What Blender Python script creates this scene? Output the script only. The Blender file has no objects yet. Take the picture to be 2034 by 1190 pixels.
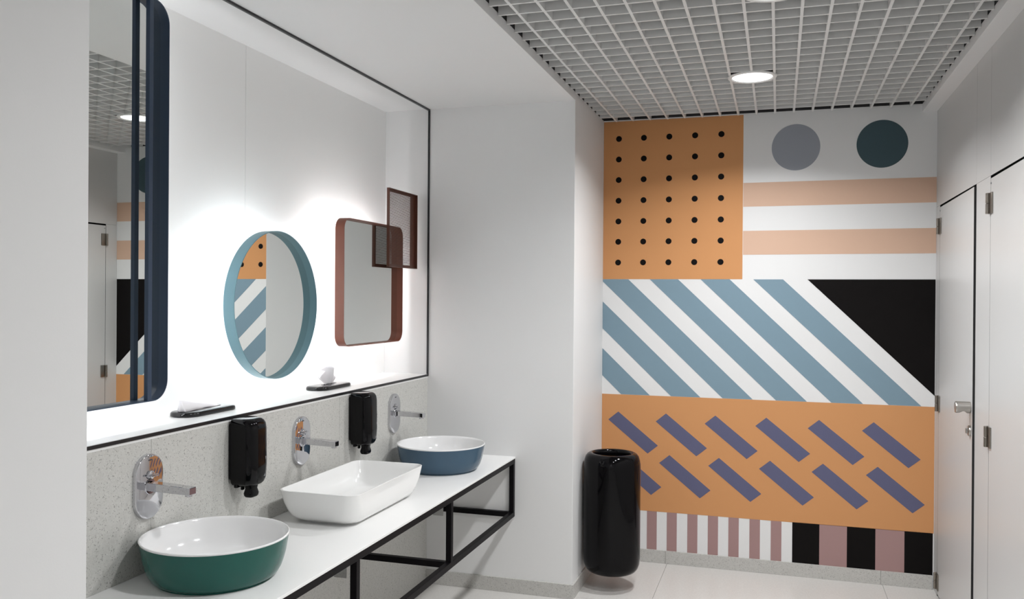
import bpy, bmesh, math, random
from mathutils import Vector, Matrix
from math import sin, cos, pi, radians

# ------------------------------------------------------------------ camera, world, lights, exposure
sc = bpy.context.scene
COL = sc.collection
YAW, PITCH, ROLL = radians(-17.1909), radians(-0.1368), radians(0.4026)
FPX = 1710.71
CAM_Z = 1.6
fw = Vector((sin(YAW)*cos(PITCH), cos(YAW)*cos(PITCH), sin(PITCH)))
rt = Vector((cos(YAW), -sin(YAW), 0)); up = rt.cross(fw)
R = cos(ROLL)*rt + sin(ROLL)*up
U = -sin(ROLL)*rt + cos(ROLL)*up
cam = bpy.data.objects.new('camera', bpy.data.cameras.new('camera'))
cam.data.sensor_width = 36.0
cam.data.lens = 36.0*FPX/2034.0
cam.data.clip_start = 0.02
M = Matrix.Identity(4)
for i in range(3):
    M[i][0] = R[i]; M[i][1] = U[i]; M[i][2] = -fw[i]
M[0][3], M[1][3], M[2][3] = 0, 0, CAM_Z
cam.matrix_world = M
COL.objects.link(cam); sc.camera = cam

sc.view_settings.view_transform = 'Standard'
sc.view_settings.look = 'None'
sc.view_settings.gamma = 1.0
sc.view_settings.use_curve_mapping = False
sc.view_settings.exposure = 0.0

world = bpy.data.worlds.new('world'); sc.world = world; world.use_nodes = True
world.node_tree.nodes['Background'].inputs[0].default_value = (0.8, 0.85, 0.9, 1)
world.node_tree.nodes['Background'].inputs[1].default_value = 0.15

LIGHT_POS = [(-0.129, 4.334), (-0.026, 3.136), (-0.026, 1.94), (-0.026, -0.95), (-0.026, -2.15)]
LAMP_W = 20.3        # watts per downlight
LAMP_SPREAD = 144.0
HALO_EMIT = 68.0      # led rings on the backs of the mirrors

# ------------------------------------------------------------------ room dimensions (metres, floor z = 0)
XW, XN, XP, XR, XG = -1.871, -2.138, -1.036, 0.832, 0.756
YN, YE, YB, YF = 1.096, 4.463, 5.244, -2.6
ZS, ZG, ZT, ZW = 2.648, 2.678, 3.05, 2.692
ZSH = 1.169

# ------------------------------------------------------------------ materials
def srgb(r, g, b):
    f = lambda c: (c/255/12.92) if c/255 <= 0.04045 else ((c/255+0.055)/1.055)**2.4
    return (f(r), f(g), f(b), 1)

def newmat(name):
    m = bpy.data.materials.new(name); m.use_nodes = True
    nt = m.node_tree
    return m, nt, nt.nodes['Principled BSDF']

def simple(name, col, rough=0.5, metal=0.0, coat=0.0, bump=0.0, bscale=200, vary=0.0, spec=0.5):
    m, nt, b = newmat(name)
    b.inputs['Base Color'].default_value = col
    b.inputs['Roughness'].default_value = rough
    b.inputs['Metallic'].default_value = metal
    b.inputs['Coat Weight'].default_value = coat
    b.inputs['Coat Roughness'].default_value = 0.04
    b.inputs['Specular IOR Level'].default_value = spec
    if bump or vary:
        tc = nt.nodes.new('ShaderNodeTexCoord')
        nz = nt.nodes.new('ShaderNodeTexNoise'); nz.inputs['Scale'].default_value = bscale
        nz.inputs['Detail'].default_value = 3
        nt.links.new(tc.outputs['Object'], nz.inputs['Vector'])
        if bump:
            bp = nt.nodes.new('ShaderNodeBump'); bp.inputs['Strength'].default_value = bump
            bp.inputs['Distance'].default_value = 0.001
            nt.links.new(nz.outputs['Fac'], bp.inputs['Height'])
            nt.links.new(bp.outputs['Normal'], b.inputs['Normal'])
        if vary:
            rp = nt.nodes.new('ShaderNodeValToRGB')
            rp.color_ramp.elements[0].position = 0.3; rp.color_ramp.elements[1].position = 0.7
            rp.color_ramp.elements[0].color = tuple(c*(1-vary) for c in col[:3])+(1,)
            rp.color_ramp.elements[1].color = tuple(min(1, c*(1+vary)) for c in col[:3])+(1,)
            nt.links.new(nz.outputs['Fac'], rp.inputs['Fac'])
            nt.links.new(rp.outputs['Color'], b.inputs['Base Color'])
    return m

def speckled(name, base, dark, light, scale, rough, pit=0.35):
    """agglomerate stone: small dark and light chips in a pale binder"""
    m, nt, b = newmat(name)
    L = nt.links.new
    tc = nt.nodes.new('ShaderNodeTexCoord')
    nz = nt.nodes.new('ShaderNodeTexNoise'); nz.inputs['Scale'].default_value = scale*0.35; nz.inputs['Detail'].default_value = 4
    L(tc.outputs['Object'], nz.inputs['Vector'])
    wob = nt.nodes.new('ShaderNodeMixRGB'); wob.blend_type = 'ADD'; wob.inputs[0].default_value = 0.02
    L(tc.outputs['Object'], wob.inputs[1]); L(nz.outputs['Color'], wob.inputs[2])
    def chips(sc_, lo, hi):
        v = nt.nodes.new('ShaderNodeTexVoronoi'); v.inputs['Scale'].default_value = sc_
        L(wob.outputs[0], v.inputs['Vector'])
        sepc = nt.nodes.new('ShaderNodeSeparateColor'); L(v.outputs['Color'], sepc.inputs[0])
        pick = nt.nodes.new('ShaderNodeMath'); pick.operation = 'GREATER_THAN'; pick.inputs[1].default_value = hi
        L(sepc.outputs[0], pick.inputs[0])
        d = nt.nodes.new('ShaderNodeMath'); d.operation = 'LESS_THAN'; d.inputs[1].default_value = lo
        L(v.outputs['Distance'], d.inputs[0])
        mul = nt.nodes.new('ShaderNodeMath'); mul.operation = 'MULTIPLY'
        L(pick.outputs[0], mul.inputs[0]); L(d.outputs[0], mul.inputs[1])
        return mul
    c1 = chips(scale, 0.32, 0.66); c2 = chips(scale*0.62, 0.30, 0.80); c3 = chips(scale*1.3, 0.33, 0.6)
    base_r = nt.nodes.new('ShaderNodeValToRGB')
    base_r.color_ramp.elements[0].position = 0.35; base_r.color_ramp.elements[1].position = 0.65
    base_r.color_ramp.elements[0].color = tuple(c*0.93 for c in base[:3])+(1,)
    base_r.color_ramp.elements[1].color = base
    L(nz.outputs['Fac'], base_r.inputs['Fac'])
    m1 = nt.nodes.new('ShaderNodeMixRGB'); L(c3.outputs[0], m1.inputs[0]); L(base_r.outputs[0], m1.inputs[1]); m1.inputs[2].default_value = light
    m2 = nt.nodes.new('ShaderNodeMixRGB'); m2.inputs[2].default_value = dark
    f1 = nt.nodes.new('ShaderNodeMath'); f1.operation = 'MULTIPLY'; f1.inputs[1].default_value = pit*1.6
    L(c1.outputs[0], f1.inputs[0]); L(f1.outputs[0], m2.inputs[0]); L(m1.outputs[0], m2.inputs[1])
    m3 = nt.nodes.new('ShaderNodeMixRGB'); m3.inputs[2].default_value = dark
    f2 = nt.nodes.new('ShaderNodeMath'); f2.operation = 'MULTIPLY'; f2.inputs[1].default_value = pit
    L(c2.outputs[0], f2.inputs[0]); L(f2.outputs[0], m3.inputs[0]); L(m2.outputs[0], m3.inputs[1])
    L(m3.outputs[0], b.inputs['Base Color'])
    b.inputs['Roughness'].default_value = rough
    return m

WHITE = simple('white_paint', (0.765, 0.765, 0.762, 1), 0.55, bump=0.08, bscale=350)
LACQ = simple('white_lacquered_panel', (0.84, 0.84, 0.83, 1), 0.42, bump=0.05, bscale=120)
HPL = simple('white_laminate', (0.58, 0.577, 0.57, 1), 0.38, bump=0.08, bscale=500)
CORE = simple('black_laminate_core', (0.006, 0.006, 0.007, 1), 0.5, vary=0.2)
SOLID = simple('white_solid_surface', (0.86, 0.86, 0.85, 1), 0.33, bump=0.03, bscale=300)
GRIDM = simple('white_coated_aluminium', (0.72, 0.72, 0.71, 1), 0.45, bump=0.05, bscale=300)
PLEN = simple('dark_ceiling_void', (0.03, 0.03, 0.032, 1), 0.9, vary=0.2, bscale=8)
STONE = speckled('pale_agglomerate_stone', (0.60, 0.595, 0.565, 1), (0.19, 0.19, 0.175, 1), (0.665, 0.66, 0.635, 1), 205, 0.45, 0.46)
STONEB = speckled('pale_agglomerate_skirting', (0.53, 0.52, 0.495, 1), (0.21, 0.205, 0.19, 1), (0.60, 0.59, 0.565, 1), 200, 0.45, 0.46)
FLOORM = speckled('fine_beige_terrazzo', (0.64, 0.625, 0.60, 1), (0.46, 0.445, 0.42, 1), (0.70, 0.69, 0.67, 1), 230, 0.33, 0.2)
GROUT = simple('grey_grout', (0.30, 0.29, 0.28, 1), 0.9, vary=0.1, bscale=80)
BLACKM = simple('black_powder_coat', (0.0045, 0.0038, 0.0048, 1), 0.42, bump=0.05, bscale=700, spec=0.10)
TRIMM = simple('black_anodised_trim', (0.006, 0.006, 0.008, 1), 0.35, vary=0.1)
GLOSSB = simple('black_gloss_plastic', (0.003, 0.0027, 0.0033, 1), 0.10, spec=0.20, vary=0.1, bscale=3)
GLOSS2 = simple('black_gloss_lid_plastic', (0.004, 0.0037, 0.0043, 1), 0.12, spec=0.5, vary=0.1, bscale=3)
BINM = simple('black_gloss_enamel', (0.003, 0.0027, 0.0033, 1), 0.06, spec=0.16, vary=0.1, bscale=3)
CHROME = simple('polished_chrome', (0.62, 0.62, 0.645, 1), 0.045, metal=1, vary=0.02, bscale=4)
STEEL = simple('brushed_steel', (0.42, 0.40, 0.375, 1), 0.30, metal=1, bump=0.1, bscale=900)
NICKEL = simple('dark_nickel_hinge', (0.27, 0.245, 0.215, 1), 0.33, metal=1, bump=0.05, bscale=600)
CERAM = simple('white_glazed_ceramic', (0.85, 0.85, 0.85, 1), 0.12, coat=0.5, vary=0.01, bscale=3)
CERMAT = simple('white_satin_ceramic', (0.86, 0.86, 0.85, 1), 0.16, coat=0.3, vary=0.01, bscale=3)
GREEN = simple('green_glazed_ceramic', (0.011, 0.092, 0.074, 1), 0.2, spec=0.32, vary=0.06, bscale=5)
BLUE = simple('blue_glazed_ceramic', (0.050, 0.096, 0.145, 1), 0.2, spec=0.32, vary=0.06, bscale=5)
MIRROR = simple('mirror_glass', (0.80, 0.82, 0.80, 1), 0.0, metal=1)
NAVYM = simple('navy_powder_coat', (0.034, 0.060, 0.108, 1), 0.42, bump=0.05, bscale=700)
TEALM = simple('teal_powder_coat', (0.165, 0.315, 0.370, 1), 0.42, bump=0.05, bscale=700)
RUSTM = simple('rust_powder_coat', (0.205, 0.062, 0.036, 1), 0.42, bump=0.05, bscale=700)
BROWNM = simple('brown_powder_coat', (0.095, 0.030, 0.016, 1), 0.42, bump=0.05, bscale=700)
PAPER = simple('soft_white_tissue', (0.80, 0.78, 0.80, 1), 0.9, bump=0.2, bscale=60)
GREYM = simple('grey_zinc_tab', (0.36, 0.36, 0.35, 1), 0.5, metal=0.5, vary=0.1)
MARK = simple('pale_grey_print', (0.35, 0.35, 0.36, 1), 0.5, vary=0.05)
P = dict(orange=(0.600, 0.292, 0.124, 1), black=(0.004, 0.003, 0.003, 1), blue=(0.205, 0.300, 0.365, 1),
         peach=(0.66, 0.45, 0.335, 1), grey=(0.315, 0.335, 0.375, 1), slate=(0.062, 0.100, 0.116, 1),
         violet=(0.120, 0.122, 0.205, 1), pink=(0.37, 0.235, 0.228, 1))
MUR = {k: simple('mural_'+k+'_film', v, 0.55, bump=0.04, bscale=500, spec=0.12) for k, v in P.items()}

def emit(name, col, s):
    m = bpy.data.materials.new(name); m.use_nodes = True; nt = m.node_tree; nt.nodes.clear()
    e = nt.nodes.new('ShaderNodeEmission'); o = nt.nodes.new('ShaderNodeOutputMaterial')
    e.inputs[0].default_value = col; e.inputs[1].default_value = s
    nt.links.new(e.outputs[0], o.inputs[0]); return m
DIFF = emit('lit_diffuser', (0.97, 0.98, 1, 1), 3.0)
HALOM = emit('lit_led_ring', (0.97, 0.985, 1, 1), HALO_EMIT)

# ------------------------------------------------------------------ helpers
def link_bm(name, bm, mats, parent=None, smooth=False, bevel=0.0, seg=2, angle=35, loc=None):
    me = bpy.data.meshes.new(name); bmesh.ops.recalc_face_normals(bm, faces=bm.faces[:])
    bm.to_mesh(me); bm.free()
    for m in (mats if isinstance(mats, (list, tuple)) else [mats]): me.materials.append(m)
    o = bpy.data.objects.new(name, me); COL.objects.link(o)
    if parent: o.parent = parent
    if loc: o.location = loc
    if bevel:
        md = o.modifiers.new('bevel', 'BEVEL'); md.width = bevel; md.segments = seg; md.limit_method = 'ANGLE'; md.angle_limit = radians(angle)
    if smooth:
        for p in me.polygons: p.use_smooth = True
        me.set_sharp_from_angle(angle=radians(40))
    return o

def add_box(bm, x0, x1, y0, y1, z0, z1, mi=0):
    v = [bm.verts.new((x, y, z)) for x in (x0, x1) for y in (y0, y1) for z in (z0, z1)]
    for q in ((0,1,3,2), (4,6,7,5), (0,4,5,1), (2,3,7,6), (0,2,6,4), (1,5,7,3)):
        f = bm.faces.new([v[i] for i in q]); f.material_index = mi
    return v

def box(name, x0, x1, y0, y1, z0, z1, mat, parent=None, bevel=0.0, loc=None):
    bm = bmesh.new(); add_box(bm, x0, x1, y0, y1, z0, z1)
    return link_bm(name, bm, mat, parent, bevel=bevel, loc=loc)

def thing(name, label, cat, loc=(0, 0, 0), group=None, rz=0):
    o = bpy.data.objects.new(name, None); COL.objects.link(o); o.location = loc; o.rotation_euler = (0, 0, rz)
    o.empty_display_size = 0.05
    o['label'] = label; o['category'] = cat
    if group: o['group'] = group
    return o

def struct(o):
    o['kind'] = 'structure'; return o

def root_struct(name, loc=(0, 0, 0)):
    o = bpy.data.objects.new(name, None); COL.objects.link(o); o.location = loc; o['kind'] = 'structure'
    return o

def rings(bm, rs, cap0=True, cap1=True, mi=0, smooth=True):
    """loft closed rings of equal vertex count"""
    V = [[bm.verts.new(p) for p in r] for r in rs]
    n = len(V[0])
    for a, b in zip(V, V[1:]):
        for i in range(n):
            f = bm.faces.new((a[i], a[(i+1) % n], b[(i+1) % n], b[i])); f.material_index = mi
    if cap0: bm.faces.new(V[0]).material_index = mi
    if cap1: bm.faces.new(V[-1]).material_index = mi
    return V

def circ(r, z, n=64, cx=0, cy=0):
    return [(cx+r*cos(2*pi*i/n), cy+r*sin(2*pi*i/n), z) for i in range(n)]

def rrect(hx, hy, rc, seg=8):
    pts = []
    for sx, sy, a0 in ((1, 1, 0), (-1, 1, 90), (-1, -1, 180), (1, -1, 270)):
        for k in range(seg+1):
            a = radians(a0+90*k/seg); pts.append((sx*(hx-rc)+rc*cos(a), sy*(hy-rc)+rc*sin(a)))
    return pts

def lathe(name, prof, mat, parent=None, n=64, loc=None, cap0=True, cap1=True, axis='z'):
    bm = bmesh.new()
    rings(bm, [circ(max(r, 1e-4), z, n) for r, z in prof], cap0, cap1)
    if axis == 'x': bmesh.ops.rotate(bm, verts=bm.verts, cent=(0, 0, 0), matrix=Matrix.Rotation(pi/2, 3, 'Y'))
    if axis == '-x': bmesh.ops.rotate(bm, verts=bm.verts, cent=(0, 0, 0), matrix=Matrix.Rotation(-pi/2, 3, 'Y'))
    return link_bm(name, bm, mat, parent, smooth=True, loc=loc)

# ------------------------------------------------------------------ floor: 1.2 m terrazzo tiles on grout
fl = struct(box('floor', -2.2, 0.95, YF-0.05, YB+0.1, -0.06, -0.004, GROUT))
g = 0.001
tx = [-2.2, -1.83, -0.63, 0.57, 0.95]; ty = [YF-0.05, -1.5, -0.3, 0.9, 2.1, 3.3, 4.5, YB+0.1]
for i in range(4):
    for j in range(7):
        box('floor_tile', tx[i]+g, tx[i+1]-g, ty[j]+g, ty[j+1]-g, -0.004, 0.0, FLOORM, fl)

# ------------------------------------------------------------------ walls
struct(box('wall_left_near', -2.3, XP, YF, YN, 0, ZW, WHITE, bevel=0.002))
struct(box('wall_left_far', -2.3, XP, YE, YB, 0, ZW, WHITE, bevel=0.002))
wls = root_struct('wall_left_stone')
ys = [YN, 2.24, 3.45, YE]
for a, b in zip(ys, ys[1:]):
    box('stone_slab', -2.3, XW, a+0.0006, b-0.0006, 0, ZSH-0.011, STONE, wls)
wln = root_struct('wall_left_niche')
for a, b in ((YN, 3.118), (3.118, YE)):
    box('back_panel', -2.3, XN, a+0.001, b-0.001, ZSH-0.02, ZS+0.001, LACQ, wln, bevel=0.001)
box('niche_shelf', XN-0.001, XW+0.001, YN, YE, ZSH-0.02, ZSH, SOLID, wln)
struct(box('wall_front', -2.3, 1.0, YF-0.1, YF, 0, ZW, WHITE))
wb = struct(box('wall_back', -2.3, 1.0, YB, YB+0.1, 0, ZW, WHITE))

# soffits and ceiling void
struct(box('ceiling_soffit', -2.3, XP, YN, YE, ZS, ZW, WHITE, bevel=0.001))
struct(box('ceiling_soffit_right', XG, XR+0.13, YF, YB, ZS, ZW, WHITE, bevel=0.001))
bm = bmesh.new()
add_box(bm, -2.3, 1.0, YF-0.1, YB+0.1, ZT, ZT+0.08)
add_box(bm, -2.3, XP-0.0002, YF-0.1, YB+0.1, ZW+0.0005, ZT); add_box(bm, XG+0.0002, 1.0, YF-0.1, YB+0.1, ZW+0.0005, ZT)
add_box(bm, XP-0.0002, XG+0.0002, YB+0.0002, YB+0.1, ZW+0.0005, ZT); add_box(bm, XP-0.0002, XG+0.0002, YF-0.1, YF-0.0002, ZW+0.0005, ZT)
ceil = struct(link_bm('ceiling', bm, PLEN))

# cell grid of thin blades (metal U sections)
HB = 0.050; BW = 0.0115
bx = [-0.953+0.10294*k for k in range(17)]
by = [4.225+0.1089*k for k in range(-62, 9)]
by = [y for y in by if y > YF+0.02]
holes = []
for lx, ly in LIGHT_POS:
    ci = min(range(len(bx)), key=lambda i: abs(bx[i]-lx)); cj = min(range(len(by)), key=lambda i: abs(by[i]-ly))
    holes.append((ci, cj))
def blade_mesh(axis, a0, a1):
    bm = bmesh.new()
    w = BW/2 if axis == 'y' else 0.0052
    z0 = ZG if axis == 'y' else ZG+0.0006
    if axis == 'y': add_box(bm, -w, w, a0, a1, z0, z0+HB)
    else: add_box(bm, a0, a1, -w, w, z0, z0+HB-0.002)
    return bm
for i, x in enumerate(bx):
    cuts = sorted(cj for ci, cj in holes if ci == i)
    a = YF+0.01; segs = []
    for c in cuts:
        segs.append((a, by[c-1])); a = by[c+1]
    segs.append((a, YB-0.022))
    for s0, s1 in segs:
        link_bm('ceiling_blade', blade_mesh('y', s0, s1), GRIDM, ceil, loc=(x, 0, 0))
for j, y in enumerate(by):
    cuts = sorted(ci for ci, cj in holes if cj == j)
    a = XP+0.004; segs = []
    for c in cuts:
        segs.append((a, bx[c-1])); a = bx[c+1]
    segs.append((a, XG-0.002))
    for s0, s1 in segs:
        link_bm('ceiling_cross_blade', blade_mesh('x', s0, s1), GRIDM, ceil, loc=(0, y, 0))

# skirting tiles
def skirting(name, segs, mk):
    r = root_struct(name)
    for a, b in segs: mk(a, b, r)
skirting('baseboard_back', [(XP+0.002, -0.64), (-0.64, 0.56), (0.56, XR-0.008)],
         lambda a, b, r: box('skirting_tile', a+0.0005, b-0.0005, YB-0.010, YB+0.001, 0, 0.0775, STONEB, r, bevel=0.001))
skirting('baseboard_left_end', [(-1.871, XP+0.010)],
         lambda a, b, r: box('skirting_tile', a, b, YE-0.010, YE+0.001, 0, 0.0775, STONEB, r, bevel=0.001))
skirting('baseboard_left_far', [(YE+0.001, YB-0.010)],
         lambda a, b, r: box('skirting_tile', XP-0.001, XP+0.010, a, b, 0, 0.0775, STONEB, r, bevel=0.001))
skirting('baseboard_left_near', [(YF, -1.4), (-1.4, -0.2), (-0.2, YN)],
         lambda a, b, r: box('skirting_tile', XP-0.001, XP+0.010, a+0.0005, b-0.0005, 0, 0.0775, STONEB, r, bevel=0.001))

# black edge trims of the niche
tr = 0.010
struct(box('trim_1', XW-0.002, XW+0.004, YN, YE, ZSH-0.012, ZSH-0.001, TRIMM))
struct(box('trim_2', XW-0.006, XW+0.004, YN, YE, ZS-0.009, ZS+0.002, TRIMM))
struct(box('trim_3', XW-0.004, XW+0.005, YE-0.009, YE+0.001, ZSH-0.011, ZS-0.009, TRIMM))

# ------------------------------------------------------------------ right wall: cubicle fronts in compact laminate
wr = root_struct('wall_right')
D1, D1h, D2, D2h = 4.240, 5.134, 3.070, 3.972
ZD = 2.110
def hpl(name, y0, y1, z0, z1, parent):
    bm = bmesh.new(); add_box(bm, XR, XR+0.013, y0, y1, z0, z1, 1)
    bm.faces.ensure_lookup_table()
    bm.faces[0].material_index = 0; bm.faces[1].material_index = 0     # the two broad sides are white, the edges show the black core
    return link_bm(name, bm, [HPL, CORE], parent)
box('backing', XR+0.10, XR+0.14, YF, YB, 0, ZT, CORE, wr)
gp = 0.0012
for (a, b) in ((D1h, YB-0.001), (D2h, D1), (2.80, D2), (1.63, 1.90), (0.46, 0.73), (-0.71, -0.44), (-1.88, -1.61)):
    hpl('pilaster', a+gp, b-gp, 0, ZD+0.005, wr)
for (a, b) in ((D1, YB), (D2h, D1), (D2, D2h), (2.80, D2), (1.90, 2.80), (1.63, 1.90), (0.73, 1.63), (-0.44, 0.73), (-1.61, -0.44), (YF, -1.61)):
    hpl('fascia_panel', a+gp*0.4, b-gp*0.4, ZD+0.006, ZS+0.02, wr)

def hinge(parent, y, z, yo=0.0):
    bm = bmesh.new()
    # barrel in two knuckles + leaf plate
    rings(bm, [circ(0.0085, -0.043, 20), circ(0.0085, -0.0015, 20)])
    rings(bm, [circ(0.0070, -0.0015, 20), circ(0.0070, 0.0015, 20)])
    rings(bm, [circ(0.0085, 0.0015, 20), circ(0.0085, 0.043, 20)])
    add_box(bm, 0.004, 0.0105, -0.046, -0.006, -0.043, 0.043)
    add_box(bm, 0.004, 0.0105, 0.006, 0.016, -0.043, 0.043)
    o = link_bm('hinge', bm, NICKEL, parent, smooth=True, bevel=0.0012)
    o.location = (-0.0105, y, z)
    return o

def door(n, y0, y1, ajar, zs, knob=True):
    """door leaf pivots on its far side; origin at the hinge line"""
    e = root_struct(n, (XR, y1, 0))
    e.rotation_euler = (0, 0, -radians(ajar))
    w = y1-y0
    bm = bmesh.new(); add_box(bm, 0, 0.013, -w+0.004, -0.002, 0.012, ZD-0.006, 1)
    bm.faces.ensure_lookup_table(); bm.faces[0].material_index = 0; bm.faces[1].material_index = 0
    link_bm('door_leaf', bm, [HPL, CORE], e)
    for z in zs: hinge(e, 0.0, z)
    if knob:
        # solid round pull with a finger scallop underneath
        bm = bmesh.new(); n_ = 32; ll = 0.062
        rs = []
        for k in range(17):
            t = k/16; x = -t*ll
            cutd = 0.0105*max(0, 1-((t-0.50)/0.25)**2)
            r = 0.0262 if 0.03 < t < 0.97 else 0.0245
            ring = []
            for i in range(n_):
                a = 2*pi*i/n_; yy = r*cos(a); zz = r*sin(a)
                zz = max(zz, -r+cutd)
                ring.append((x, yy, zz))
            rs.append(ring)
        rings(bm, rs)
        link_bm('door_handle', bm, STEEL, e, smooth=True, loc=(0, -w+0.045, 1.122))
        lk = lathe('lock_rose', [(0.024, 0), (0.024, 0.006), (0.022, 0.009), (0.012, 0.010), (0.011, 0.011)], STEEL, e, n=32, loc=(0, -w+0.045, 1.018), axis='-x')
        bm = bmesh.new(); add_box(bm, -0.020, -0.010, -0.004, 0.004, -0.012, 0.012)
        link_bm('thumb_turn', bm, STEEL, lk, bevel=0.002)
    box('bumper', -0.004, 0.0, -0.016, -0.009, ZD-0.030, ZD-0.023, MARK, e)
    return e
door('door_1', D1, D1h, 0.55, (2.001, 1.043, 0.082))
door('door_2', D2, D2h, 0.55, (2.001, 1.040, 0.082))
door('door_3', 1.90, 2.80, 0.3, (2.001, 1.040, 0.082))
door('door_4', 0.73, 1.63, 0.3, (2.001, 1.040, 0.082))
door('door_5', -0.44, 0.46, 0.3, (2.001, 1.040, 0.082))
door('door_6', -1.61, -0.71, 0.3, (2.001, 1.040, 0.082))

# ------------------------------------------------------------------ mural on the back wall (adhesive film pieces, 1 mm)
def film(name, pts, col, lift=0.001):
    bm = bmesh.new()
    y1 = YB+0.0005; y0 = YB-lift
    f = [bm.verts.new((x, y0, z)) for x, z in pts]; b = [bm.verts.new((x, y1, z)) for x, z in pts]
    bm.faces.new(f); bm.faces.new(b[::-1])
    n = len(pts)
    for i in range(n): bm.faces.new((f[i], b[i], b[(i+1) % n], f[(i+1) % n]))
    return link_bm(name, bm, MUR[col], wb)
def rect(x0, x1, z0, z1): return [(x0, z0), (x1, z0), (x1, z1), (x0, z1)]
def disc(x, z, r, n=48): return [(x+r*cos(2*pi*i/n), z+r*sin(2*pi*i/n)) for i in range(n)]
def clip(poly, x0):
    out = []
    for a, b in zip(poly, poly[1:]+poly[:1]):
        ia, ib = a[0] >= x0, b[0] >= x0
        if ia: out.append(a)
        if ia != ib:
            t = (x0-a[0])/(b[0]-a[0]); out.append((x0, a[1]+t*(b[1]-a[1])))
    return out
ML, MR = XP+0.0005, 0.831
film('orange_field', rect(ML, -0.204, 1.717, 2.684), 'orange')
for z in (2.577, 2.451, 2.325, 2.198, 2.071, 1.946, 1.819):
    for x in (-0.942, -0.789, -0.636, -0.483, -0.330):
        film('black_dot', disc(x, z, 0.0178, 28), 'black', 0.0018)
film('grey_disc', disc(0.0893, 2.480, 0.1335, 72), 'grey')
film('slate_disc', disc(0.551, 2.479, 0.1345, 72), 'slate')
film('peach_stripe', rect(-0.202, MR, 2.143, 2.283), 'peach')
film('peach_stripe', rect(-0.202, MR, 1.861, 2.001), 'peach')
ZA, ZBm = 1.716, 1.0115
for k in range(6):
    a, b = -0.142-0.3027*k, 0.0245-0.3010*k
    pl = clip([(a, ZA), (a+0.738, ZBm), (b+0.738, ZBm), (b, ZA)], ML)
    if len(pl) > 2: film('diagonal_stripe', pl, 'blue')
film('black_triangle', [(0.159, ZA), (0.8295, 1.071), (0.8295, ZA)], 'black')
film('orange_band', rect(ML, 0.830, 0.309, 1.010), 'orange')
for row, (x0, z0) in enumerate(((-0.934, 0.9045), (-0.9115, 0.6545))):
    for k in range(6):
        x = x0+0.2905*k; z = z0+0.0012*k
        film('violet_bar', [(x, z), (x-0.0615, z-0.051), (x+0.1815, z-0.2475), (x+0.243, z-0.196)], 'violet', 0.0018)
for x0 in [-0.994, -0.874, -0.754, -0.634, -0.512, -0.392, -0.273, -0.153, -0.033]:
    film('pink_stripe', rect(x0, x0+0.0595, 0.076, 0.3085), 'pink')
for x0, x1, c in ((0.086, 0.234, 'black'), (0.234, 0.382, 'pink'), (0.382, 0.532, 'black'), (0.532, 0.682, 'pink'), (0.682, 0.826, 'black')):
    film('wide_'+c+'_stripe', rect(x0, x1, 0.076, 0.3105), c)

# ------------------------------------------------------------------ ceiling downlights
def downlight(x, y, label):
    t = thing('ceiling_downlight', label, 'ceiling light', (x, y, ZG-0.006), group='round downlights in the grid ceiling')
    lathe('bezel', [(0.094, 0.004), (0.098, 0.0), (0.112, 0.0), (0.1155, 0.003), (0.1155, 0.006), (0.098, 0.0065), (0.094, 0.0065)], GRIDM, t, n=64, cap0=False, cap1=False)
    lathe('diffuser', [(0.0955, 0.0045), (0.0955, 0.0062)], DIFF, t, n=48)
    lathe('housing', [(0.0955, 0.0066), (0.090, 0.012), (0.085, 0.085), (0.05, 0.095)], TRIMM, t, n=32)
    ld = bpy.data.lights.new('downlight_lamp', 'AREA'); ld.shape = 'DISK'; ld.size = 0.178
    ld.energy = LAMP_W; ld.spread = radians(LAMP_SPREAD); ld.color = (0.985, 0.99, 1.0)
    lo = bpy.data.objects.new('lamp', ld); COL.objects.link(lo); lo.parent = t; lo.location = (0, 0, 0.003)
    return t
LL = ['round white flush downlight in the grid ceiling before the mural wall',
      'round white downlight cut by the top edge of the picture',
      'round downlight of the grid ceiling over the rectangular basin aisle',
      'round downlight of the grid ceiling behind the viewer',
      'round downlight of the grid ceiling at the entrance end']
for (x, y), l in zip(LIGHT_POS, LL):
    ci = min(range(len(bx)), key=lambda i: abs(bx[i]-x)); cj = min(range(len(by)), key=lambda i: abs(by[i]-y))
    downlight(bx[ci], by[cj], l)

# ------------------------------------------------------------------ countertop and its steel frame
ZC, XC = 0.7385, -1.355
t = thing('countertop', 'long white solid surface countertop under the three basins', 'countertop', (XW, YN, ZC))
box('slab', 0.0005, XC-XW, 0.0005, YE-YN-0.0005, -0.010, 0.0, SOLID, t, bevel=0.0012)
fr = thing('washstand_frame', 'black square tube steel frame hung below the white countertop', 'frame', (XW, YN, 0.41))
T = 0.026; zl0, zl1 = 0.414, 0.441; zt = ZC-0.010
def fb(name, x0, x1, y0, y1, z0, z1, mat=BLACKM):
    return box(name, x0-XW, x1-XW, y0-YN, y1-YN, z0-0.41, z1-0.41, mat, fr, bevel=0.0015)
fb('front_rail', XC-T, XC-0.001, YN+0.001, YE-0.002, zt-T, zt)
fb('front_rail', XC-T, XC-0.001, YN+0.001, YE-0.002, zl0, zl1)
fb('wall_rail', XW+0.001, XW+T, YN+0.001, YE-0.002, zt-T, zt)
ups = [1.112, 1.755, 2.640, 3.522, YE-0.0155]
for y in ups:
    fb('upright', XC-T, XC-0.001, y-T/2, y+T/2, zl1, zt-T)
    fb('cross_bar', XW+0.001, XC-T, y-T/2, y+T/2, zl0, zl1)
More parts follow.
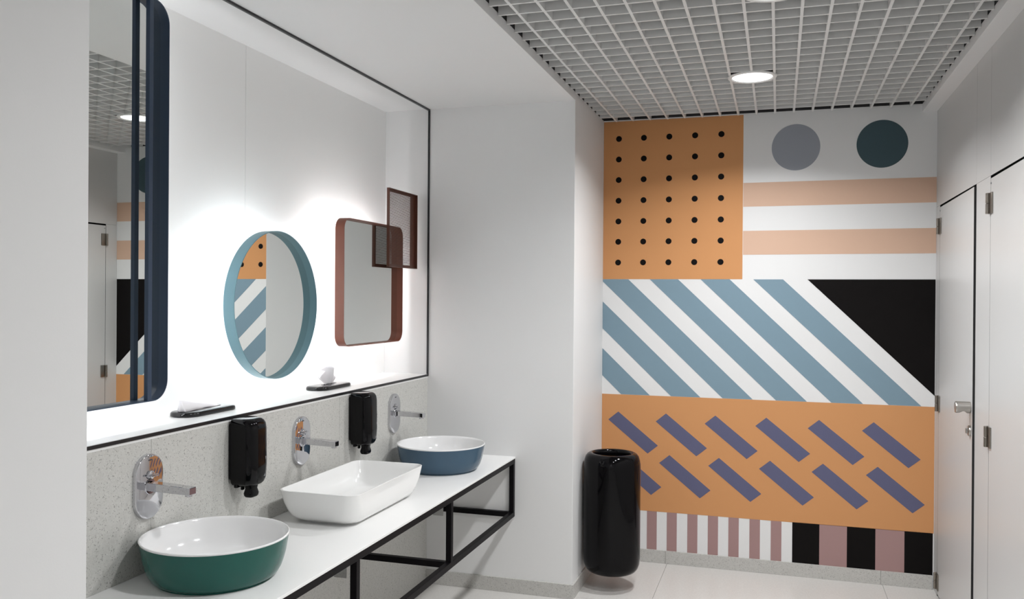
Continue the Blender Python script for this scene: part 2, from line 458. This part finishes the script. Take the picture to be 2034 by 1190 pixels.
for y in ups[1:4]:
    fb('fixing_stub', XC-T-0.012, XC-T, y-0.018, y-0.006, zt-T-0.012, zt-T+0.010)
    tb = fb('fixing_tab', XC-T-0.060, XC-T-0.012, y-0.016, y-0.012, zt-T-0.060, zt-T-0.006, GREYM)
    tb['label'] = 'grey metal fixing tab'

# ------------------------------------------------------------------ round basins
def round_basin(name, label, x, y, mat, r, h=0.13):
    t = thing(name, label, 'basin', (x, y, ZC), group='countertop basins')
    k = r/0.221
    out = [(0.160, 0.0), (0.172, 0.0), (0.174, 0.005), (0.180, 0.007), (0.188, 0.015), (0.1965, 0.030), (0.2035, 0.050), (0.2095, 0.073), (0.2135, 0.097), (0.2172, 0.117), (0.2182, h-0.0055)]
    out = [(a*k, b) for a, b in out]
    lathe('outer_shell', out+[(0.2125*k, h-0.0055), (0.2125*k, h-0.006)], mat, t, n=96, cap1=False)
    inn = [(0.2186, h-0.0055), (0.2200, h-0.002), (0.2190, h), (0.2165, h+0.0005), (0.2135, h-0.002), (0.2105, h-0.010), (0.206, h-0.030), (0.198, h-0.055), (0.186, 0.056), (0.168, 0.040), (0.140, 0.029), (0.10, 0.024), (0.06, 0.022), (0.034, 0.021), (0.030, 0.018)]
    lathe('bowl', [(a*k, b) for a, b in inn], CERAM, t, n=96, cap0=False)
    d = lathe('drain_cover', [(0.024, 0.0185), (0.031, 0.0215), (0.031, 0.025), (0.024, 0.0275), (0.0, 0.028)], CHROME, t, n=40)
    return t
round_basin('round_basin', 'round countertop basin, green outside and white inside, nearest the viewer', -1.644, 2.256, GREEN, 0.221)
round_basin('round_basin', 'round countertop basin, blue outside and white inside, at the far end', -1.612, 4.023, BLUE, 0.222)

# rectangular basin
t = thing('rectangular_basin', 'white rectangular countertop basin with rounded corners between the two round ones', 'basin', (-1.637, 3.160, ZC), group='countertop basins')
H = 0.13
def rr(hx, hy, rc, z): return [(a, b, z) for a, b in rrect(hx, hy, rc, 10)]
bm = bmesh.new()
rings(bm, [rr(.112, .240, .045, 0.0), rr(.117, .247, .050, 0.0), rr(.118, .248, .050, 0.004), rr(.124, .256, .055, 0.006),
           rr(.136, .274, .060, 0.013), rr(.1475, .293, .064, 0.028), rr(.1560, .307, .064, 0.050), rr(.1620, .3175, .060, 0.078),
           rr(.1652, .323, .054, 0.106), rr(.1670, .3255, .048, H-0.004), rr(.1672, .326, .047, H-0.001), rr(.165, .324, .046, H),
           rr(.162, .321, .044, H-0.0005), rr(.160, .319, .042, H-0.004),
           rr(.156, .313, .044, 0.100), rr(.149, .303, .048, 0.070), rr(.139, .290, .052, 0.045), rr(.128, .277, .052, 0.031),
           rr(.112, .260, .050, 0.024), rr(.06, .16, .04, 0.021), rr(.036, .036, .035, 0.020), rr(.031, .031, .0305, 0.017)])
link_bm('bowl', bm, CERMAT, t, smooth=True)
lathe('drain_cover', [(0.024, 0.0175), (0.031, 0.0205), (0.031, 0.024), (0.024, 0.0265), (0.0, 0.027)], CHROME, t, n=40)

# ------------------------------------------------------------------ wall taps
def stadium(hw, hh, n=16):
    pts = []
    for k in range(n+1): a = pi*k/n; pts.append((hw*cos(a), hh-hw+hw*sin(a)))
    for k in range(n+1): a = pi+pi*k/n; pts.append((hw*cos(a), -(hh-hw)+hw*sin(a)))
    return pts
def tap(label, y):
    t = thing('wall_tap', label, 'tap', (XW, y, 1.006), group='wall mounted taps')
    bm = bmesh.new()
    def st(hw, hh, x): return [(x, a, b) for a, b in stadium(hw, hh)]
    rings(bm, [st(0.061, 0.1005, 0.0), st(0.061, 0.1005, 0.010), st(0.0605, 0.100, 0.012), st(0.059, 0.0985, 0.0132), st(0.057, 0.0965, 0.0137)])
    link_bm('cover_plate', bm, CHROME, t, smooth=True)
    # spout: flat rectangular bar that thins to the tip
    bm = bmesh.new()
    def sq(x, hw, z0, z1): return [(x, -hw, z0), (x, hw, z0), (x, hw, z1), (x, -hw, z1)]
    rings(bm, [sq(0.012, 0.0165, -0.011, 0.014), sq(0.09, 0.0165, -0.0125, 0.0115), sq(0.140, 0.0165, -0.0140, 0.0090), sq(0.170, 0.0165, -0.0145, 0.0075)])
    sp = link_bm('spout', bm, CHROME, t, bevel=0.0018, seg=3, angle=25)
    lathe('collar', [(0.0235, 0.012), (0.0235, 0.0155), (0.0225, 0.0165), (0.016, 0.0165)], CHROME, t, n=40, axis='x', cap0=False, cap1=False)
    lathe('aerator', [(0.0105, 0.0), (0.0105, 0.005), (0.0115, 0.006), (0.0115, 0.010)], CHROME, sp, n=24, loc=(0.156, 0, -0.0205))
    lv = lathe('lever_hub', [(0.0135, 0.012), (0.0135, 0.019), (0.0125, 0.021), (0.0115, 0.0215), (0.0, 0.0217)], CHROME, t, n=32, loc=(0, 0, 0.0), axis='x')
    lv.location = (0, 0, 0.036)
    bm = bmesh.new(); add_box(bm, 0.021, 0.034, -0.017, 0.017, -0.0035, 0.0025)
    link_bm('lever', bm, CHROME, lv, bevel=0.002)
    b = box('logo_mark', 0.0136, 0.0140, -0.008, 0.008, 0.080, 0.0845, simple_mark, t); b['label'] = 'small dark logo print'
simple_mark = simple('dark_grey_print', (0.06, 0.06, 0.07, 1), 0.4, vary=0.05)
tap('chrome wall tap on an oval plate above the green basin', 2.220)
tap('chrome wall tap on an oval plate above the white rectangular basin', 3.118)
tap('chrome wall tap on an oval plate above the blue basin', 4.012)

# ------------------------------------------------------------------ soap dispensers
def dispenser(label, y0):
    """y0 = left edge on the wall; origin at the wall, bottom"""
    t = thing('soap_dispenser', label, 'soap dispenser', (XW, y0+0.054, 0.895), group='black soap dispensers')
    W = 0.054
    bm = bmesh.new(); add_box(bm, 0.0, 0.030, -W+0.002, W-0.002, 0.046, 0.248)
    link_bm('back_box', bm, GLOSSB, t, bevel=0.007, seg=4)
    # front cover: lofted stack of D-shaped sections, rounded at top and bottom
    bm = bmesh.new()
    def dsec(z, s, x1, w, xb=0.012):
        pts = [(xb, -w), (x1-0.036*s, -w)]
        for k in range(1, 8): a = -pi/2+pi/2*k/8; pts.append((x1-0.036*s+0.036*s*cos(a), -w+0.036*s+0.036*s*sin(a)))
        pts += [(x1, -w+0.036*s), (x1, w-0.036*s)]
        for k in range(1, 8): a = pi/2*k/8; pts.append((x1-0.036*s+0.036*s*cos(a), w-0.036*s+0.036*s*sin(a)))
        pts += [(x1-0.036*s, w), (xb, w)]
        return [(a, b, z) for a, b in pts]
    prof = [(0.024, .80, .080, .034), (0.028, .92, .092, .044), (0.036, 1, .099, .050), (0.050, 1, .104, .054), (0.10, 1, .106, .0555),
            (0.228, 1, .104, .0555), (0.246, 1, .101, .0550), (0.256, 1, .095, .053), (0.262, .95, .086, .050), (0.2645, .9, .074, .045)]
    rings(bm, [dsec(z, s, x, w) for z, s, x, w in prof])
    link_bm('front_cover', bm, GLOSSB, t, smooth=True)
    # push nozzle under the cover
    bm = bmesh.new()
    rings(bm, [rr2 for rr2 in ([(0.062+a, b, z) for a, b in rrect(hx, hy, rc, 5)] for hx, hy, rc, z in
               ((.015, .021, .010, -0.018), (.019, .025, .012, -0.013), (.020, .026, .012, -0.004), (.016, .021, .010, 0.012), (.019, .027, .012, 0.034)))])
    link_bm('push_nozzle', bm, GLOSSB, t, smooth=True)
    bm = bmesh.new(); add_box(bm, 0.020, 0.034, -0.046, 0.030, 0.018, 0.044); add_box(bm, 0.030, 0.040, -0.020, -0.006, 0.006, 0.030)
    link_bm('drip_lip', bm, GLOSSB, t, bevel=0.003)
    b = box('logo_mark', 0.1048, 0.1053, 0.012, 0.026, 0.115, 0.126, MARK, t); b['label'] = 'small pale logo print'
    b = box('logo_mark', 0.1040, 0.1043, 0.014, 0.022, 0.056, 0.063, MARK, t); b['label'] = 'small pale drop print'
dispenser('glossy black soap dispenser on the stone wall between green and white basins', 2.632)
dispenser('glossy black soap dispenser on the stone wall between white and blue basins', 3.532)

# ------------------------------------------------------------------ mirrors
def frame_from_outline(name, outline_out, outline_in, x0, x1, mat, parent):
    """band of steel: outline is a list of (y, z); x0 back, x1 front"""
    bm = bmesh.new(); n = len(outline_out)
    A = [bm.verts.new((x0, y, z)) for y, z in outline_out]; B = [bm.verts.new((x1, y, z)) for y, z in outline_out]
    Ci = [bm.verts.new((x1, y, z)) for y, z in outline_in]; D = [bm.verts.new((x0, y, z)) for y, z in outline_in]
    for i in range(n):
        j = (i+1) % n
        for a, b in ((A, B), (B, Ci), (Ci, D), (D, A)):
            bm.faces.new((a[i], a[j], b[j], b[i]))
    return link_bm(name, bm, mat, parent, smooth=True)
def plate(name, outline, x0, x1, mat, parent, front=None):
    bm = bmesh.new(); A = [bm.verts.new((x0, y, z)) for y, z in outline]; B = [bm.verts.new((x1, y, z)) for y, z in outline]; n = len(A)
    bm.faces.new(A); bm.faces.new(B[::-1])
    for i in range(n): bm.faces.new((A[i], A[(i+1) % n], B[(i+1) % n], B[i]))
    return link_bm(name, bm, mat, parent)
def mirror(name, label, yc, zc, out, inn, lip, mat, mount):
    t = thing(name, label, 'mirror', (XN, yc, zc), group='framed mirrors in the niche')
    L = lip-XN
    frame_from_outline('frame', out, inn, L-0.047, L, mat, t)
    plate('mirror_glass', inn, L-0.038, L-0.033, MIRROR, t)
    plate('back_plate', inn, L-0.047, L-0.0385, mat, t)
    lathe('wall_mount', [(mount, 0.0), (mount, L-0.0465)], LACQ, t, n=32, axis='x')
    # led ring on the back, inset from the edge, shining at the wall
    ey = max(p[0] for p in inn); ez = max(p[1] for p in inn)
    def ins(dd): return [(y*(ey-dd)/ey, z*(ez-dd)/ez) for y, z in inn]
    frame_from_outline('led_ring', ins(0.030), ins(0.038), L-0.050, L-0.0468, HALOM, t)
    return t, L
n = 128
mirror('round_mirror', 'round mirror in a deep teal steel frame above the white basin', 3.068, 1.563,
       [(0.303*cos(2*pi*i/n), 0.300*sin(2*pi*i/n)) for i in range(n)], [(0.300*cos(2*pi*i/n), 0.297*sin(2*pi*i/n)) for i in range(n)], -1.942, TEALM, 0.04)
hy, hz = 0.330, 0.3055
ct, CL = mirror('rectangular_mirror', 'small rounded rectangular mirror in a rust red steel frame above the blue basin', 3.946, 1.6665,
       rrect(hy, hz, 0.055, 10), rrect(hy-0.003, hz-0.003, 0.052, 10), -1.942, RUSTM, 0.04)
hy, hz = 0.345, 0.640
nt_, NL = mirror('rectangular_mirror', 'tall rounded rectangular mirror in a navy steel frame, cut by the picture edge', 2.005, 1.262+0.640,
       rrect(hy, hz, 0.065, 10), rrect(hy-0.003, hz-0.003, 0.062, 10), -1.900, NAVYM, 0.05)
b = box('vertical_bar', NL-0.014, NL+0.001, hy-0.094, hy-0.076, -hz+0.002, hz-0.002, NAVYM, nt_, bevel=0.001)

# perforated tray clipped over the corner of the rust mirror
ty0, ty1, tz0, tz1 = 4.070, 4.432, 1.7545, 2.165
tt = thing('perforated_tray', 'brown perforated metal tray hooked over the upper corner of the rust mirror', 'tray', (-1.9415, ty0, tz0))
W_, H_ = ty1-ty0, tz1-tz0; d = 0.016; k = 0.004
bm = bmesh.new()
add_box(bm, 0, d, 0, k, 0, H_); add_box(bm, 0, d, W_-k, W_, 0, H_); add_box(bm, 0, d, k, W_-k, 0, k); add_box(bm, 0, d, k, W_-k, H_-k, H_)
link_bm('rim', bm, BROWNM, tt, bevel=0.0008)
# perforated sheet: real holes, pitch 6 mm, staggered
bm = bmesh.new()
px = 0.0062; mL, mR, mT = 0.010, 0.060, 0.012
nx = int((W_-mL-mR-2*k)/px); nz = int((H_-2*mT-2*k)/px)
y0s = k+mL; z0s = k+mT+((H_-2*mT-2*k)-nz*px)/2; y1s = y0s+nx*px; z1s = z0s+nz*px
xx = 0.001
grid = {}
def gv(i, j):
    if (i, j) not in grid: grid[(i, j)] = bm.verts.new((xx, y0s+i*px, z0s+j*px))
    return grid[(i, j)]
for i in range(nx):
    for j in range(nz):
        c = [gv(i, j), gv(i+1, j), gv(i+1, j+1), gv(i, j+1)]
        cy, cz = y0s+(i+.5)*px, z0s+(j+.5)*px; r = px*0.345
        h = [bm.verts.new((xx, cy+r*cos(pi/4*q+pi/8), cz+r*sin(pi/4*q+pi/8))) for q in range(8)]
        # h angles 22.5,67.5,...: corners at 225,315,45,135 deg
        cor = {0: c[2], 1: c[3], 2: c[0], 3: c[1]}   # 45,135,225,315
        for q in range(4):
            bm.faces.new((cor[q], h[(2*q+1) % 8], h[(2*q) % 8]))
            bm.faces.new((cor[q], cor[(q+1) % 4], h[(2*q+2) % 8], h[(2*q+1) % 8]))
def quad(a0, a1, b0, b1):
    bm.faces.new([bm.verts.new((xx, *p)) for p in ((a0, b0), (a1, b0), (a1, b1), (a0, b1))])
quad(k, y0s, k, H_-k); quad(y1s, W_-k, k, H_-k); quad(y0s, y1s, k, z0s); quad(y0s, y1s, z1s, H_-k)
link_bm('perforated_sheet', bm, BROWNM, tt)

# ------------------------------------------------------------------ tissue dispensers on the niche shelf
def tissue_plate(label, y, kind):
    t = thing('tissue_dispenser', label, 'tissue holder', (-2.015, y, ZSH), group='black tissue holders on the niche shelf')
    hh, hw = 0.152, 0.056
    bm = bmesh.new()
    def st(a, b, z): return [(p, q, z) for p, q in stadium(a, b, 16)]
    rings(bm, [st(hw-0.003, hh-0.003, 0), st(hw, hh, 0.003), st(hw, hh, 0.010), st(hw-0.002, hh-0.002, 0.0145), st(hw-0.006, hh-0.006, 0.0175), st(hw-0.020, hh-0.025, 0.0190)])
    link_bm('plate', bm, GLOSS2, t, smooth=True)
    bm = bmesh.new(); rings(bm, [st(0.010, 0.062, 0.0185), st(0.010, 0.062, 0.0196)])
    link_bm('slot_insert', bm, CORE, t)
    bm = bmesh.new()
    rnd = random.Random(5 if kind == 'up' else 9)
    if kind == 'up':
        # folded tissue standing up from the slot, fanning out with soft pleats
        nu, nv = 21, 12; V = []
        for j in range(nv+1):
            v = j/nv; row = []
            for i in range(nu+1):
                u = i/nu-0.5
                wdt = 0.045+0.095*min(1, v*1.6)**0.8-0.070*max(0, v-0.5)*2
                zz = 0.0185+0.086*v-0.020*v*abs(u)*2-0.018*v*max(0, u)*2
                xx_ = 0.016*sin(u*9+0.8)*(0.3+v)+0.008*sin(u*21)*v
                row.append(bm.verts.new((xx_+rnd.uniform(-1, 1)*0.0008, u*wdt*2*0.78-0.012*v, zz+rnd.uniform(-1, 1)*0.0006)))
            V.append(row)
    else:
        # folded tissue lying along the slot: a low tent, highest at its near free end
        nu, nv = 18, 10; V = []
        for j in range(nv+1):
            v = j/nv*2-1; row = []
            for i in range(-1, nu+1):
                u = max(i, 0)/nu
                h_ = 0.040*(1-u)**0.9
                yy = -0.130+0.215*u+0.010*(1-abs(v))*(1-u)*-1
                row.append(bm.verts.new((0.004+0.017*v*(1-0.55*u)+0.003*sin(u*9), yy, 0.0198 if i < 0 else 0.0198+h_*(1-abs(v)**1.6)+0.0008*sin(u*17+v*4))))
            V.append(row)
    for a, b in zip(V, V[1:]):
        for i in range(len(a)-1): bm.faces.new((a[i], a[i+1], b[i+1], b[i]))
    o = link_bm('tissue', bm, PAPER, None, smooth=True, loc=(-2.015, y, ZSH))
    o['label'] = ('upright crumpled white tissue pulled from the black holder below the rust mirror' if kind == 'up' else
                  'flat folded white tissue lying over the black holder below the navy mirror')
    o['category'] = 'tissue'; o['group'] = 'white tissues in the holders'
    md = o.modifiers.new('thick', 'SOLIDIFY'); md.thickness = 0.0006
tissue_plate('black oval tissue holder on the white shelf right below the navy mirror', 2.690, 'flat')
tissue_plate('black oval tissue holder on the white shelf below the rust mirror', 3.612, 'up')

# ------------------------------------------------------------------ waste bin hung on the wall corner
t = thing('waste_bin', 'tall glossy black round waste bin mounted in the corner by the mural', 'waste bin', (-0.872, 4.715, 0.092))
Hb = 0.655; rb = 0.1565
prof = [(0.10, 0.0), (0.118, 0.002), (0.134, 0.010), (0.146, 0.026), (0.1535, 0.050), (0.1562, 0.080), (rb, 0.12), (rb, Hb-0.085), (0.1555, Hb-0.060), (0.1525, Hb-0.038), (0.146, Hb-0.019), (0.136, Hb-0.007), (0.124, Hb-0.001), (0.113, Hb), (0.106, Hb-0.003), (0.1025, Hb-0.009), (0.1015, Hb-0.022), (0.1015, Hb-0.06), (0.13, Hb-0.10), (0.148, Hb-0.16), (0.148, 0.08), (0.12, 0.02)]
lathe('bin_body', prof, BINM, t, n=96)
box('wall_bracket', -0.1635, -0.085, 0.065, 0.100, 0.25, 0.45, TRIMM, t, bevel=0.003)
